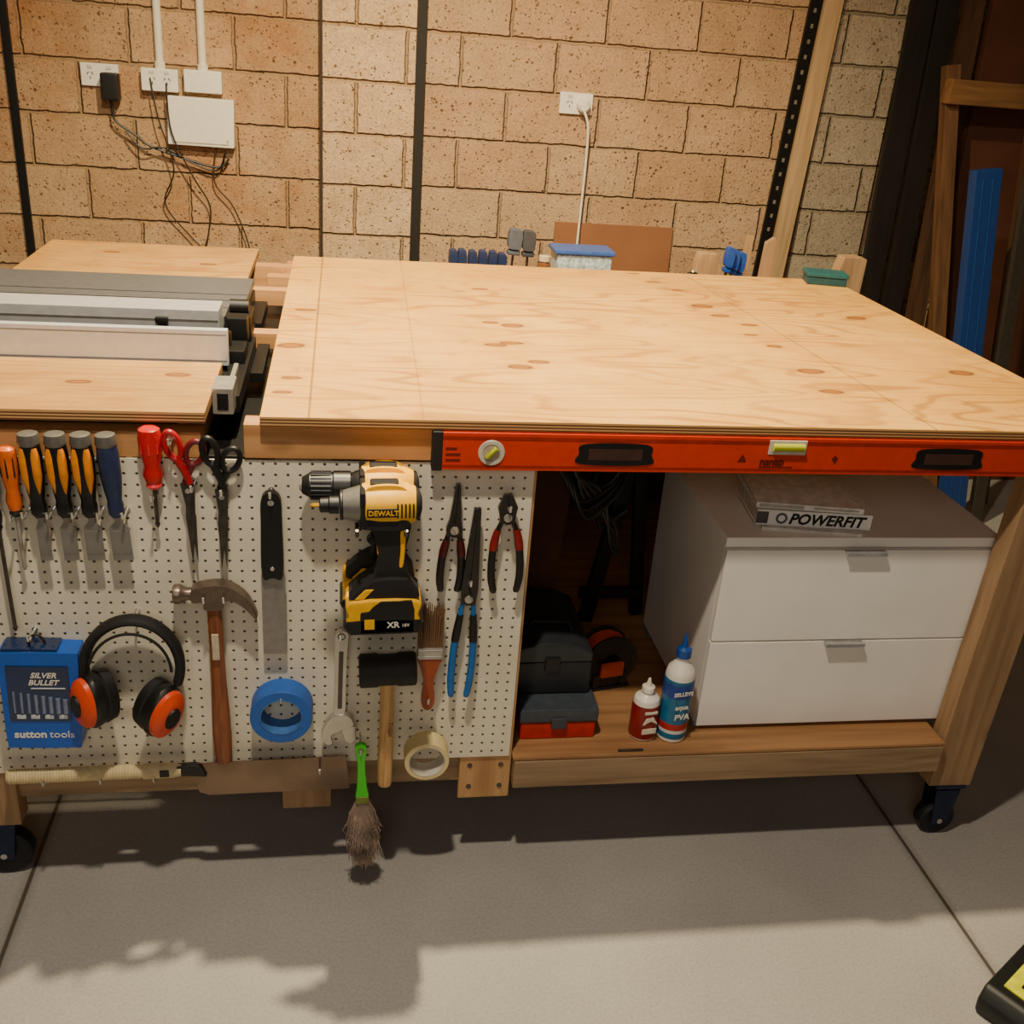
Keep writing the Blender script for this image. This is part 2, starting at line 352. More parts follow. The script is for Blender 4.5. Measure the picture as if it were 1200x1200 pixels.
g.box(-108,-76,290,930,880,925,3);g.box(-100,-50,480,575,925,975,4);g.box(-92,-52,430,470,935,985,4);g.lathe([(0,14),(36,14)],(-92,520,985),(1,0,0),16);g.box(-90,-44,150,520,895,925,2);g.box(-76,-46,700,900,880,905,2);g.box(-92,-50,330,400,925,950,3);g.lathe([(0,9),(26,9)],(-84,365,950),(0,0,1),14);g.box(-44,-20,360,560,880,900,2);fin(g,'saw_body_and_gap_shade',BLK,T,'black plastic and steel saw body plus gap-darkening box')
g=G();g.box(-84,-50,110,180,905,950,2);g.box(-66,-58,180,300,925,936,1);fin(g,'guide_rail',M('#b4b0a6',.3,.5),T,each=True)
g=G();g.box(-76,-58,108,110.5,913,942,1);fin(g,'rail_opening',BLK,T)
# ------------------------------------------------------------------ spirit level (1200 mm)
L=root('spirit_level','long orange box spirit level fixed under the tabletop','spirit level',(270,4,858))
g=G();g.box(16,1184,-9,9,0,66,2.2);g.mat(1);g.box(16,1184,-9.6,-8.6,54,60);g.box(16,1184,-9.6,-8.6,6,10)
fin(g,'beam',[M('#d93a12',.35,.1,.05),M('#9c260a',.4)],L,'orange aluminium beam')
g=G();g.box(0,17,-11,10,-1,67,2);g.box(1183,1200,-11,10,-1,67,2);fin(g,'end_cap',BLKR,L,each=True)
g=G()
for c in (305,909):
    g.prism(crv([(c-58,14),(c-62,32),(c-52,50),(c+52,50),(c+62,32),(c+58,14)],4),-11,-8,1)
fin(g,'hand_slot',BLK,L,each=True)
g=G()
for c in (305,909):g.box(c-46,c+46,-11.6,-10.6,22,42,.2)
fin(g,'slot_opening',M('#3c2114',.8),L,each=True)
g=G();g.ring((97,-9,32),22,15,5);g.box(572,640,-11,-8,36,62,1.5);g.ring((1104,-9,32),22,15,5);fin(g,'vial_frame',M('#cfc6b4',.4),L,each=True)
g=G();g.lathe([(0,15),(1,15)],(97,-9.5,32),(0,-1,0),24);g.lathe([(0,15),(1,15)],(1104,-9.5,32),(0,-1,0),24);fin(g,'vial_back',M('#b8a890',.5),L,each=True)
g=G();g.lathe([(-28,7),(28,7)],(606,-12,50),(1,0,0),16);g.lathe([(-12,5),(12,5)],(97,-12,32),(1,0,1),14);g.lathe([(-12,5),(12,5)],(1104,-12,32),(1,0,-1),14);fin(g,'bubble_vial',M('#a4aa2c',.15,0,.05),L,'yellow-green bubble vial',each=True)
text('nsnap',19,(560,-9.7,17),M('#5a1406',.5),L,bold=.6)
g=G();g.prism([(520,22),(536,22),(528,36)],-9.8,-9);g.prism([(690,30),(696,36),(702,30),(696,20)],-9.8,-9);g.box(22,46,-9.8,-9,16,20);g.box(22,46,-9.8,-9,26,30);g.box(22,40,-9.8,-9,36,40);g.box(560,620,-9.8,-9,12,14);g.box(1145,1180,-9.8,-9,22,25);g.box(1140,1178,-9.8,-9,30,33);fin(g,'printed_mark',M('#6a1808',.5),L)
# ------------------------------------------------------------------ hooks
hk=None
def hook(x,z,l=42):
    global hk
    if hk is None:
        g=G();g.tube([(0,20,0),(0,0,0),(0,-18,-1),(0,-23,2),(0,-25,12)],2.1,8);g.lathe([(0,5),(2,5)],(0,16,0),(0,1,0),12)
        hk=fin(g,'peg_hook',CHROME);o=hk
    else:o=hk.copy();COL.objects.link(o)
    place(o,(x,0,z));tag(o,'small chrome wire hook plugged into the white pegboard','hook','pegboard hooks');return o
# ------------------------------------------------------------------ chisels
AMB=M('#ea8c14',.2,0,.18,40,0,.1,.4)
def chisel(x,bw,kind,zt=912,tilt=-1.5,lab=''):
    R=root('chisel',lab,'chisel',(x,-4,zt),(0,tilt,0),'chisels on the pegboard')
    g=G();g.lathe([(0,10),(2,15),(16,16.5),(20,15)],(0,0,0),(0,0,-1),24);fin(g,'striking_cap',M('#77736c',.4,.4),R)
    body=M('#161514',.35) if kind else M('#263252',.4)
    g=G();g.lathe([(20,15),(40,16.5),(70,16),(95,13.5),(112,11),(120,12.5),(134,12),(140,8)],(0,0,0),(0,0,-1),24);fin(g,'handle',body,R)
    if kind:
        g=G()
        for a in (-1,1):g.tube([(a*7.2,-9,-23),(a*8.2,-10.5,-38),(a*8.2,-10.6,-68),(a*6.0,-8,-98)],[5,7.4,7.2,3],12)
        fin(g,'grip_inlay',AMB,R,'translucent amber handle inlay',each=True)
    g=G();g.prism([(-4,-136),(4,-136),(5,-150),(bw/2,-160),(bw/2,-218),(-bw/2,-218),(-bw/2,-160),(-5,-150)],-1.8,1.8,.8);g.box(-bw/2+2,bw/2-2,-2.6,-1.6,-206,-165,.3);fin(g,'blade',M('#a3a099',.28,.7,.1,30),R)
chisel(-342,18,1,lab='amber and black handled narrow wood chisel');chisel(-304,23,1,lab='amber and black handled wood chisel');chisel(-267,27,1,lab='amber and black handled wide wood chisel');chisel(-231,31,0,912,-3,'dark blue handled widest wood chisel')
for x in (-359,-323,-286,-249,-212):hook(x,775)
def screwdriver(x,zt,hc,hl,tl,lab,rings,tip=None,r=13,rot=-1):
    R=root('screwdriver',lab,'screwdriver',(x,2,zt),(0,rot,0),'screwdrivers on the pegboard')
    g=G();g.lathe([(0,r*.55),(4,r*.95),(18,r*1.08),(hl*.45,r),(hl*.7,r*.72),(hl*.85,r*.95),(hl,r*.7)],(0,0,0),(0,0,-1),24);fin(g,'handle',hc,R)
    g=G()
    for i in range(5):
        a=math.pi*(i/4)
        g.tube([(-math.cos(a)*r*.98,-math.sin(a)*r*.98,-16),(-math.cos(a)*r*.98,-math.sin(a)*r*.98,-hl*.45)],[1.6,1.6],6)
    g.lathe([(hl,r*.6),(hl+6,r*.75),(hl+12,r*.4)],(0,0,0),(0,0,-1),20);fin(g,'grip_band',rings,R)
    g=G();g.lathe([(hl+4,3.2),(tl-10,3.2),(tl-6,4.2),(tl,1.4)],(0,0,0),(0,0,-1),12);fin(g,'shank',tip or STEEL,R)
screwdriver(-377,886,M('#e2681c',.35),105,212,'orange and black handled steel screwdriver',BLKR)
screwdriver(-406,850,BLKR,95,290,'black handled long thin screwdriver',BLK,DSTEEL,9)
screwdriver(-167,922,M('#cc1c1c',.3),92,172,'red handled stubby screwdriver with red collar',M('#f0303a',.35),DSTEEL,17)
hook(-167,805);hook(-377,770)
# ------------------------------------------------------------------ scissors
def loop(cx,cz,a,b,rot=0,n=22):
    r=math.radians(rot)
    return [(cx+a*math.cos(t)*math.cos(r)-b*math.sin(t)*math.sin(r),0,cz+a*math.cos(t)*math.sin(r)+b*math.sin(t)*math.cos(r)) for t in [2*math.pi*i/n for i in range(n)]]
def scissors(x,z,m1,m2,lab,rot,y=0):
    R=root('scissors',lab,'scissors',(x,y,z),(0,rot,0),'scissors on the pegboard')
    g=G();g.tube([(p[0],-1,p[2]) for p in loop(-14,-27,11,23,12)],5,10,True);g.tube([(-9,-1,-50),(0,-2,-72),(6,-2,-92)],[7,6,5],10);fin(g,'handle',m1,R)
    g=G();g.tube([(p[0],3,p[2]) for p in loop(17,-42,13,20,-20)],5,10,True);g.tube([(10,3,-62),(3,3,-78),(-3,3,-94)],[7,6,5],10);fin(g,'handle',m2,R)
    g=G();g.prism([(0,-84),(12,-92),(9,-140),(-4,-238),(-7,-150)],-3.5,-1.5,.4);g.prism([(-10,-92),(1,-86),(9,-150),(4,-236),(-3,-150)],-.8,1.2,.4);fin(g,'blade',DSTEEL,R,each=True)
    g=G();g.lathe([(0,4.5),(2,4)],(1,-3,-104),(0,-1,0),14);fin(g,'pivot_screw',CHROME,R)
scissors(-120,921,M('#a8141e',.35),M('#6a141c',.4),'dark red handled steel scissors hanging on a hook',-3,-2);scissors(-63,911,BLK,BLK,'black handled steel scissors hanging on a hook',0,-2)
hook(-106,822);hook(-61,815);hook(-135,900)
# ------------------------------------------------------------------ small saw with black handle
R=root('pull_saw','small pull saw with black handle and grey blade','hand saw',(14,2,508))
g=G();g.prism(crv([(-17,156),(-17,250),(-15,296),(0,308),(15,296),(17,250),(17,156),(0,152)],4),-9,7,2);fin(g,'handle',BLK,R)
g=G();g.lathe([(0,5),(1,5)],(0,-9,290),(0,-1,0),16);g.lathe([(0,4),(1.5,3)],(0,-9,170),(0,-1,0),14);fin(g,'rivet',CHROME,R,each=True)
t=[(19,155)]
for i in range(50):t+=[(19,155-3*i),(21,153.5-3*i)]
g=G();g.prism([(-19,0),(-19,155)]+t+[(19,0)],-.8,.8);fin(g,'blade',M('#94908a',.38,.5,.1),R);hook(14,812)
# ------------------------------------------------------------------ cordless drivers
def driver(loc,chuck,lab,nm,rot=(0,0,0)):
    R=root(nm,lab,'power drill',loc,rot,'cordless drivers on the pegboard')
    zc=212
    g=G();g.lathe([(-36,26),(-32,31),(-5,33),(20,33),(38,31),(50,26),(55,18)],(0,0,zc),(1,0,0),32,1,1.08)
    g.prism(crv([(-24,198),(-16,168),(-10,150),(-8,128),(24,124),(28,150),(38,175),(46,198),(20,212)],4),-16,16,6);g.prism(crv([(-28,zc+16),(-26,zc+32),(-8,zc+38),(24,zc+37),(40,zc+26),(42,zc+14)],4),-16,16,5)
    fin(g,'motor_housing',YEL,R,'yellow plastic motor housing')
    g=G();g.prism(crv([(-14,184),(-14,160),(-9,140),(-10,110),(-14,82),(36,82),(33,110),(34,140),(40,165),(38,190)],4),-19,19,6)
    g.lathe([(50,27),(56,24),(60,12)],(0,0,zc),(1,0,0),28)
    for k in range(5):g.box(20+k*6,22.5+k*6,-34,-30,zc-10,zc+14,.8)
    g.box(-26,22,-35,-31.5,zc-8,zc+7,2);g.box(-20,24,-11,11,zc+34,zc+40,3);g.prism(crv([(-34,zc-30),(-34,zc-14),(10,zc-12),(34,zc-16),(40,zc-26),(20,zc-34)],3),-29,29,5);g.box(-36,-27,-33,33,zc-30,zc+33,6);fin(g,'grip',BLKR,R,'black rubber grip')
    g=G();g.prism(crv([(26,172),(34,170),(33,140),(30,112),(24,112),(26,140)],4),-19.6,19.6,2);fin(g,'grip_stripe',YEL,R)
    text('DEWALT',11.5,(-24,-35.3,zc-4),YEL,R,bold=.25)
    g=G();g.prism([(-18,164),(-27,152),(-19,142),(-10,150)],-8,8,2);fin(g,'trigger',M('#0b0b0b',.4),R)
    if chuck:
        g=G();g.lathe([(0,8),(3,14),(12,19),(14,21),(50,22),(52,24),(78,24),(80,21),(86,24),(96,27)],(-128,0,zc),(1,0,0),30)
        for i in range(20):
            a=i*math.pi/10;g.box(-112,-80,-1.3,1.3,zc+21,zc+23.5,.4,1,(math.degrees(a),0,0),(-96,0,zc))
        fin(g,'chuck',M('#1c1c1c',.4),R)
        g=G();g.lathe([(0,7.5),(5,13),(9,13)],(-130,0,zc),(1,0,0),24);fin(g,'chuck_jaws',BRIGHT,R)
    else:
        g=G();g.lathe([(0,15),(2,22),(20,27),(34,31)],(-67,0,zc),(1,0,0),30);fin(g,'gear_nose',M('#8c8982',.35,.6),R,'silver metal nose cone')
        g=G();g.lathe([(0,8),(2,11.5),(14,12),(16,14),(30,14)],(-98,0,zc),(1,0,0),24);g.ring((-64,0,zc),24,20,5,(1,0,0));fin(g,'collet',BLK,R)
        g=G();g.lathe([(0,1.6),(5,3.4),(16,3.4)],(-112,0,zc),(1,0,0),6);fin(g,'bit',M('#d9a31c',.3,.6),R,'brass-coloured driver bit')
    g=G();g.prism(crv([(-36,78),(-48,66),(-50,56),(50,56),(50,70),(40,84),(34,92),(-10,92)],3),-28,28,4);fin(g,'battery_foot',BLKR,R)
    g=G();g.prism(crv([(-54,56),(-57,30),(-54,12),(50,12),(54,30),(52,56)],3),-35,35,5);g.prism([(-47,58),(-30,76),(-16,76),(-32,58)],-30,30,2);fin(g,'battery',YEL,R,'yellow and black battery pack')
    g=G();g.prism(crv([(-58,22),(-55,0),(-44,-2),(46,-2),(54,2),(55,22)],3),-37,37,4);g.prism([(-40,-1),(-38,38),(-24,40),(-18,48),(-6,57),(44,57),(48,40),(48,-1)],-37,-30,2);fin(g,'battery_shell',BLK,R)
    g=G();g.box(-32,-16,-38,-37,8,26,.2);fin(g,'sticker',YEL,R)
    text('XR',15,(4,-37.3,10),WHT,R,bold=.3);text('18V',8,(27,-37.3,11),WHT,R)
driver((190,-16,622),True,'yellow and black cordless drill with black chuck','cordless_drill')
driver((196,-82,620),False,'yellow and black cordless impact driver with silver nose','impact_driver',(0,-1.5,0))
g=G();g.tube([(150,20,800),(150,-60,795),(150,-120,795),(150,-124,806)],3,8);g.tube([(225,20,800),(225,-60,795),(225,-120,795),(225,-124,806)],3,8);g.tube([(150,14,800),(225,14,800)],3,8)
tag(fin(g,'double_tool_hook',DSTEEL),'long double steel hook carrying the cordless drivers','hook')
# ------------------------------------------------------------------ pliers
def pliers(x,z,y,jaw,handl,sp,hc,lab,jw=7,rot=0,collar=None):
    R=root('pliers',lab,'pliers',(x,y,z),(0,rot,0),'pliers on the pegboard');st=M('#45413e',.35,.7)
    g=G();g.prism([(-13,-12),(-14,4),(-jw-2,18),(-jw*.45,jaw),(-.4,jaw),(-.4,14),(8,8),(12,-8)],-5,5,1);g.prism([(.4,14),(.4,jaw),(jw*.45,jaw),(jw+2,18),(14,4),(13,-12),(-4,-14)],-4,6,1);fin(g,'jaw',st,R,each=True)
    g=G();g.lathe([(0,7.5),(2,7),(2.5,3)],(0,-5,0),(0,-1,0),20);fin(g,'pivot_bolt',STEEL,R)
    for sg in (-1,1):
        P=[(sg*9,0,-8),(sg*(sp*.75),0,-handl*.22),(sg*sp,0,-handl*.5),(sg*sp*1.02,0,-handl*.8),(sg*sp*.8,0,-handl)]
        C=crv(P,4,False)
        rr=[4.6]*6+[7]*8+[6.5]*2+[4.5]
        g=G();g.tube(C,rr if not collar else [r*.95 for r in rr],12,flat=.8);fin(g,'handle',hc,R)
        if collar:
            g=G();g.tube(C[3:8],[6,6.6,7.2,7.6,7.2],12,flat=.85);fin(g,'handle_collar',collar,R,'coloured plastic handle collar')
pliers(314,748,0,84,118,17,M('#1c1717',.4),'needle-nose pliers with black handles and dark red collars',8,2,M('#4a1012',.4))
pliers(345,618,-4,172,205,17,M('#1067b0',.4),'long-reach pliers with black jaws and blue handles',13,2,BLK)
pliers(403,772,0,42,145,24,M('#1a1413',.4),'end-cutting pliers with dark handles and red collars',15,-2,M('#86160f',.4))
hook(314,752);hook(345,650);hook(403,790)
# ------------------------------------------------------------------ hammer
R=root('claw_hammer','claw hammer with steel head and brown wooden handle','hammer',(-80,-4,284),(0,-.5,0))
g=G();g.lathe([(0,11),(20,13.5),(60,14.5),(110,13.5),(170,11.5),(240,10.5),(300,10.5),(345,11)],(0,0,0),(0,0,1),24,.8,1.15);fin(g,'handle',HANDR,R,'brown varnished wooden handle')
g=G();g.lathe([(0,14),(2,16.5),(10,17),(14,15),(22,11),(34,11)],(-64,0,347),(1,0,0),26)
g.prism(crv([(-34,336),(-34,358),(-14,366),(14,368),(34,360),(52,344),(64,322),(70,300),(60,312),(46,328),(30,338),(16,336),(14,322),(-14,322),(-16,336)],3),-13,13,2.5);fin(g,'head',M('#7c6d60',.35,.7,.15,40),R,'worn steel claw head')
g=G();g.box(-6,6,-14.6,-10,225,275,1);fin(g,'handle_sticker',M('#c9b9a0',.5),R);hook(-97,622);hook(-65,622)
# ------------------------------------------------------------------ adjustable wrench
R=root('adjustable_wrench','chrome adjustable wrench hanging jaws down','wrench',(124,-2,315),(0,1,0))
g=G();g.prism(crv([(-9,60),(-10,150),(-12,215),(-11,236),(0,243),(11,236),(12,215),(10,150),(9,60)],3),-5,5,1.6)
g.prism(crv([(-12,64),(-26,44),(-32,18),(-22,2),(-12,4),(-14,22),(0,30),(10,36),(26,44),(14,66)],3),-7,7,1.6);fin(g,'handle',M('#c4c0b8',.25,.75,.08,30),R,'chrome wrench handle and fixed jaw')
g=G();g.prism([(4,34),(12,8),(22,2),(30,10),(30,40),(18,44)],-6,6,1.5);fin(g,'sliding_jaw',M('#c4c0b8',.25,.75,.08,30),R)
g=G();g.lathe([(-9,5),(9,5)],(0,0,46),(1,0,.3),16);fin(g,'adjusting_screw',DSTEEL,R);g=G();g.box(-4,4,-5.8,-4.6,80,200,1);fin(g,'handle_groove',DSTEEL,R);g=G();g.ring((0,0,230),7.5,5,11);fin(g,'hanging_ring',DSTEEL,R);hook(126,545)
# ------------------------------------------------------------------ mallet
R=root('rubber_mallet','black rubber mallet with pale wooden handle','mallet',(208,-22,234))
g=G();g.lathe([(0,12),(8,13.5),(60,14),(160,12.5),(250,12)],(0,0,0),(0,0,1),22,.85,1);fin(g,'handle',HAND,R)
g=G();g.lathe([(-50,26),(-47,30),(-20,30),(-14,28),(14,28),(20,30),(47,30),(50,26)],(0,0,252),(1,0,.04),32);fin(g,'head',M('#242120',.65),R);text('Trojan',12,(3.5,-14.5,150),M('#6a4524',.6),R,(0,0,-1),(1,0,0));hook(190,478);hook(232,478)
# ------------------------------------------------------------------ paint brush
R=root('paint_brush','flat paint brush with reddish handle and brown bristles','paint brush',(282,-6,390))
g=G();g.prism(crv([(-6,2),(-12,20),(-9,60),(-16,92),(-20,112),(20,112),(16,92),(9,60),(12,20),(6,2)],4),-7,7,2.5);fin(g,'handle',M('#9a4420',.35),R)
g=G();g.box(-22,22,-9,9,110,134,1.5);g.tube([(-22,-9,116),(22,-9,116)],1,6);g.tube([(-22,-9,129),(22,-9,129)],1,6);fin(g,'ferrule',STEEL,R)
g=G()
for i in range(16):
    for j in range(5):
        x=-20+i*40/15;y=-7+j*3.5;g.tube([(x,y,132),(x*1.08+random.uniform(-1,1),y,205+random.uniform(-10,14))],[1.5,.8],5)
o=fin(g,'bristle',M('#7c5a3e',.8),R);o['kind']='stuff';hook(282,410)
# ------------------------------------------------------------------ tapes
R=root('tape_roll','thick roll of blue masking tape hung on pegboard','tape',(24,-2,392),(0,0,0),'tape rolls on the pegboard')
g=G();g.ring((0,-2,0),54,38,44);fin(g,'tape',M('#2560b8',.55,0,.06),R);g=G();g.ring((0,-2,0),38,35,44);fin(g,'core',M('#3f72b4',.6),R)
R=root('tape_roll','thin roll of cream masking tape hung on pegboard','tape',(284,-2,287),(0,0,0),'tape rolls on the pegboard')
g=G();g.ring((0,-8,0),41,34,40);fin(g,'tape',M('#e3cf96',.5,0,.06),R);g=G();g.ring((0,-8,0),34,32,40);fin(g,'core',M('#cfc8b8',.6),R)
hook(24,421);hook(284,314)
# ------------------------------------------------------------------ drill bit case
R=root('drill_bit_case','blue plastic drill bit case with clear dark window','drill bit case',(-370,-6,345),(0,2,0))
g=G();g.prism(crv([(-60,8),(-62,100),(-62,180),(-50,190),(50,190),(62,180),(60,100),(58,10),(46,0),(-48,0)],3),-22,22,4);fin(g,'case_body',M('#155cc0',.35,0,.05),R)
g=G();g.box(-52,46,-24,-21,56,166,4);g.box(-58,30,-20,20,186,196,3);fin(g,'window',M('#142c56',.15,0,.1,30,0,.1,.5),R,'dark clear window')
g=G()
for i in range(8):g.lathe([(0,2+i*.35),(42-i*2,2+i*.35)],(-42+i*11.5,-24.5,74),(0,0,1),8)
fin(g,'drill_bit',M('#8494b4',.35,.5),R,each=True)
g=G();g.tube(crv([(-20,0,192),(-16,0,205),(-6,0,212),(4,0,205),(8,0,192)],4,False),2.5,8);fin(g,'hanger',DSTEEL,R)
text('sutton',20,(-48,-22.8,22),WHT,R,bold=.6);text('tools',20,(8,-22.8,22),WHT,R);text('SILVER',14,(-14,-25,144),WHT,R,shear=.3,bold=.3);text('BULLET',14,(-18,-25,130),WHT,R,shear=.3,bold=.3)
text('sutton',8,(-22,-21,187.5),WHT,R)
g=G()
for i,x in enumerate((-40,-18,4,26)):g.box(x,x+14,-25.2,-24,62,70,1)
g.box(-14,40,-25.2,-24,122,124,.3);fin(g,'printed_mark',M('#cfd6e0',.5),R);hook(-376,554)
# ------------------------------------------------------------------ ear muffs
R=root('ear_muffs','black and orange ear muffs hanging by headband','ear muffs',(-218,-10,500),(0,8,0))
def arc(rx,rz,a0,a1,y,cz=0,n=26):return [(rx*math.cos(math.radians(a0+(a1-a0)*i/n)),y,cz+rz*math.sin(math.radians(a0+(a1-a0)*i/n))) for i in range(n+1)]
g=G();g.tube(arc(77,93,-12,192,-12),8.5,12,flat=1.8);g.tube(arc(66,79,10,170,-34),2.6,8);fin(g,'headband',BLKR,R,'thick black padded headband')
for sg,cx,cz in ((-1,-54,-62),(1,50,-70)):
    def cup(prof,m,nm,lab=None):
        g=G();axv=(sg*math.cos(math.radians(42)),-math.sin(math.radians(42)),-.1 )
        g.lathe([(a*1.12,b*1.16) for a,b in prof],(cx,-22,cz),axv,32,1.0,1.4);return fin(g,nm,m,R,lab)
    cup([(-26,20),(-22,30),(-8,31),(-4,28)],M('#141313',.6),'cushion')
    cup([(-4,30),(8,32),(14,30),(16,28)],BLK,'cup')
    cup([(14,29),(22,28),(28,22),(31,10)],M('#e84c1c',.35,0,.04),'cup_cover','orange cup cover')
    cup([(30,13),(33,12),(33.5,4)],BLK,'cup_badge')
    g=G();g.tube([(sg*74,-12,-6),(sg*72,-22,-24),(cx+sg*24,-40,cz+22)],3,8);fin(g,'wire_arm',BLK,R)
hook(-210,588)
# ------------------------------------------------------------------ japanese style saw
R=root('long_pull_saw','long steel pull saw with cream cord-wrapped handle','hand saw',(-448,-6,268),(0,-.6,0))
pr=[]
for i in range(44):pr+=[(i*5.0,13.2),(i*5+2.5,14.6),(i*5+4.8,13.2)]
g=G();g.lathe([(0,11)]+[(a+3,b) for a,b in pr]+[(228,12)],(0,0,0),(1,0,0),20,.8,1);fin(g,'handle',M('#d8c494',.7,0,.1,80),R,'cream cord-wrapped handle')
g=G();g.lathe([(0,14),(0.5,15),(54,14),(60,12),(66,12)],(228,0,-1),(1,0,0),20,.8,1);fin(g,'collar',M('#d8c494',.5),R)
g=G();g.prism([(286,10),(318,12),(330,8),(338,-14),(300,-10),(288,-10)],-7,7,2);g.box(258,274,-13,-10,-6,8,1);fin(g,'blade_clamp',BLK,R)
t=[(590-i*3.2,-60+(1.6 if i%2 else -.8)) for i in range(80)]
g=G();g.prism([(318,12),(585,16),(592,-55)]+t+[(322,-52),(316,-8)],-.9,.9);fin(g,'blade',M('#7c6a5c',.2,.9,.15,14),R,'worn steel saw blade')
hook(-385,258);hook(-290,258);hook(90,262);hook(-200,258)
# ------------------------------------------------------------------ green wire brush
R=root('bench_brush','worn brush with green plastic handle hanging bristles down','brush',(163,-34,334),(0,-2,0))
g=G();g.prism(crv([(-9,0),(-10,-8),(-7,-40),(-9,-90),(-11,-116),(11,-116),(9,-90),(7,-40),(10,-8),(9,0),(0,4)],4),-7,7,3);fin(g,'handle',M('#45cc24',.35,0,.05),R,'bright green plastic handle')
g=G();g.ring((0,0,-8),6.5,4,15);g.box(-12,12,-9,9,-128,-112,2);fin(g,'collar',M('#6d7a30',.6),R,each=True)
g=G()
for i in range(1300):
    a=random.uniform(0,6.28);q=random.random()**.5;x=q*11*math.cos(a);y=q*8*math.sin(a);k=random.uniform(1.3,2.6)
    j=7
    if random.random()<.2:j=17
    zz=-122-random.random()*12;le=random.uniform(60,150)
    g.tube([(x,y,zz),(x*2.0+random.uniform(-4,4),y*1.5,zz-le*.4),(x*k+random.uniform(-j,j),y*k,zz-le*.75),(x*k+random.uniform(-j,j),y*k+random.uniform(-4,4),zz-le)],[1.0,.9,.7,.4],4)
o=fin(g,'bristle',M('#a89282',.85,0,.4,20),R,'tangled brown bristles');o['kind']='stuff'
g=G();g.tube([(163,20,322),(163,-44,320),(163,-48,332)],2.1,8);tag(fin(g,'peg_hook',CHROME),'long chrome hook carrying the green brush','hook','pegboard hooks')
# ------------------------------------------------------------------ drawer cabinet
Cb=root('drawer_cabinet','white two-drawer cabinet standing on bench shelf','cabinet',(834,82,262))
WC=M('#faf5ec',.42,0,.03,8)
g=G();g.box(2,556,8,400,9,412,1.5);fin(g,'body',WC,Cb);g=G();g.box(-2,561,-6,404,414,434,2);fin(g,'cabinet_top',WC,Cb)
g=G();g.box(0,70,4,60,0,9,3);g.box(490,558,4,60,0,9,3);g.box(0,70,340,396,0,9,3);g.box(490,558,340,396,0,9,3);fin(g,'foot',M('#7f8488',.6),Cb,each=True)
for z0,z1 in ((10,206),(210,408)):
    g=G();g.box(2,557,-8,8,z0,z1,1.5);d=fin(g,'drawer',WC,Cb)
    g=G();g.prism([(-7,z1-2),(-7,z1+1),(-22,z1+1),(-24,z1-5),(-22,z1-5),(-20.5,z1-2)],236,318,.3,'yz');fin(g,'handle',M('#c4c4c2',.3,.6),d,'slim metal drawer handle')
# books / boxes on cabinet
def book(name,loc,rot,w,d,h,cov,lab):
    R=root(name,lab,'book',loc,rot,'catalogues on the drawer cabinet')
    g=G();g.box(0,w,0,d,0,2,.5);g.box(0,w,0,d,h-2,h,.5);g.box(0,w,0,3,0,h,.8);fin(g,'cover',cov,R)
    g=G();g.box(2,w-2,2,d-2,2,h-2);fin(g,'pages',M('#d9d2c2',.8),R)
    return R
BW=M('#faf7f0',.4,0,.04)
book('magazine',(912,110,696),(0,0,-10),190,190,7,M('#efeadf',.5),'thin white catalogue under thicker books')
b1=book('catalogue',(900,116,704),(0,0,-7),222,170,32,BW,'thick white catalogue with black spine lettering')
text('POWERFIT',30,(62,-.6,6),M('#121212',.5),b1,shear=.25,align='LEFT',bold=.9,v=(0,0,1))
g=G();g.ring((48,-.6,16),11,7,1);g.box(0,22,-.8,0,4,28,.1);fin(g,'printed_mark',M('#5a5a5a',.5),b1,each=True)
b2=book('catalogue',(898,122,737),(0,0,-9),205,150,12,M('#f0ece4',.45),'white patterned catalogue on top of the stack')
g=G();g.box(6,90,-.8,0,3,9,.1);g.box(110,195,-.8,0,4,8,.1);fin(g,'printed_mark',M('#b3aca2',.5),b2,each=True)
# bottles
def bottle(loc,h,r,neck,cap,lab,labm):
    R=root('glue_bottle',lab,'glue bottle',loc,(0,0,8),'glue bottles on the bench shelf')
    sh=h*.62
    g=G();g.lathe([(0,r*.9),(3,r),(sh,r),(sh+h*.06,r*.88),(sh+h*.11,neck+3),(sh+h*.14,neck),(sh+h*.18,neck)],(0,0,0),(0,0,1),36);fin(g,'bottle_body',M('#f0eadc',.3,0,.03),R)
    g=G();g.lathe([(h*.04,r+.6),(sh*.97,r+.6)],(0,0,0),(0,0,1),36);fin(g,'printed_label',labm,R)
    g=G();g.lathe([(sh+h*.17,neck+3),(sh+h*.24,neck+2.5),(sh+h*.26,neck*.6),(h,2.5)],(0,0,0),(0,0,1),24);fin(g,'nozzle_cap',cap,R)
    return R
b=bottle((722,68,262),132,27,10,M('#f2ead8',.35),'small white glue bottle with red label',M('#8c1210',.35))
g=G();g.box(-15,15,-29.2,-27.4,20,32,.3);g.prism([(-14,42),(0,50),(16,42),(6,58),(-8,56)],-29.2,-26);g.box(-13,13,-29.2,-26,66,71,.3);fin(g,'label_art',M('#e8dfc8',.4),b,each=True)
b=bottle((780,62,262),236,29,12,M('#154c9c',.35),'tall white glue bottle with blue label and blue nozzle',M('#176a94',.35))
g=G();g.lathe([(22,29.9),(30,29.9)],(0,0,0),(0,0,1),36);fin(g,'label_band',M('#d8d6d0',.4),b)
g=G();g.lathe([(104,30.2),(134,30.2)],(0,0,0),(0,0,1),36);fin(g,'label_stripe',M('#1b3f8f',.4),b)
g=G();g.lathe([(30,30.2),(44,30.2)],(0,0,0),(0,0,1),36);fin(g,'label_stripe',M('#b02018',.4),b)
text('SELLEYS',11.5,(-23,-31.4,114),WHT,b,bold=.4);text('aqua',15,(-16,-30.8,82),WHT,b,bold=.3);text('PVA',18,(-15,-30.8,58),WHT,b,bold=.5)
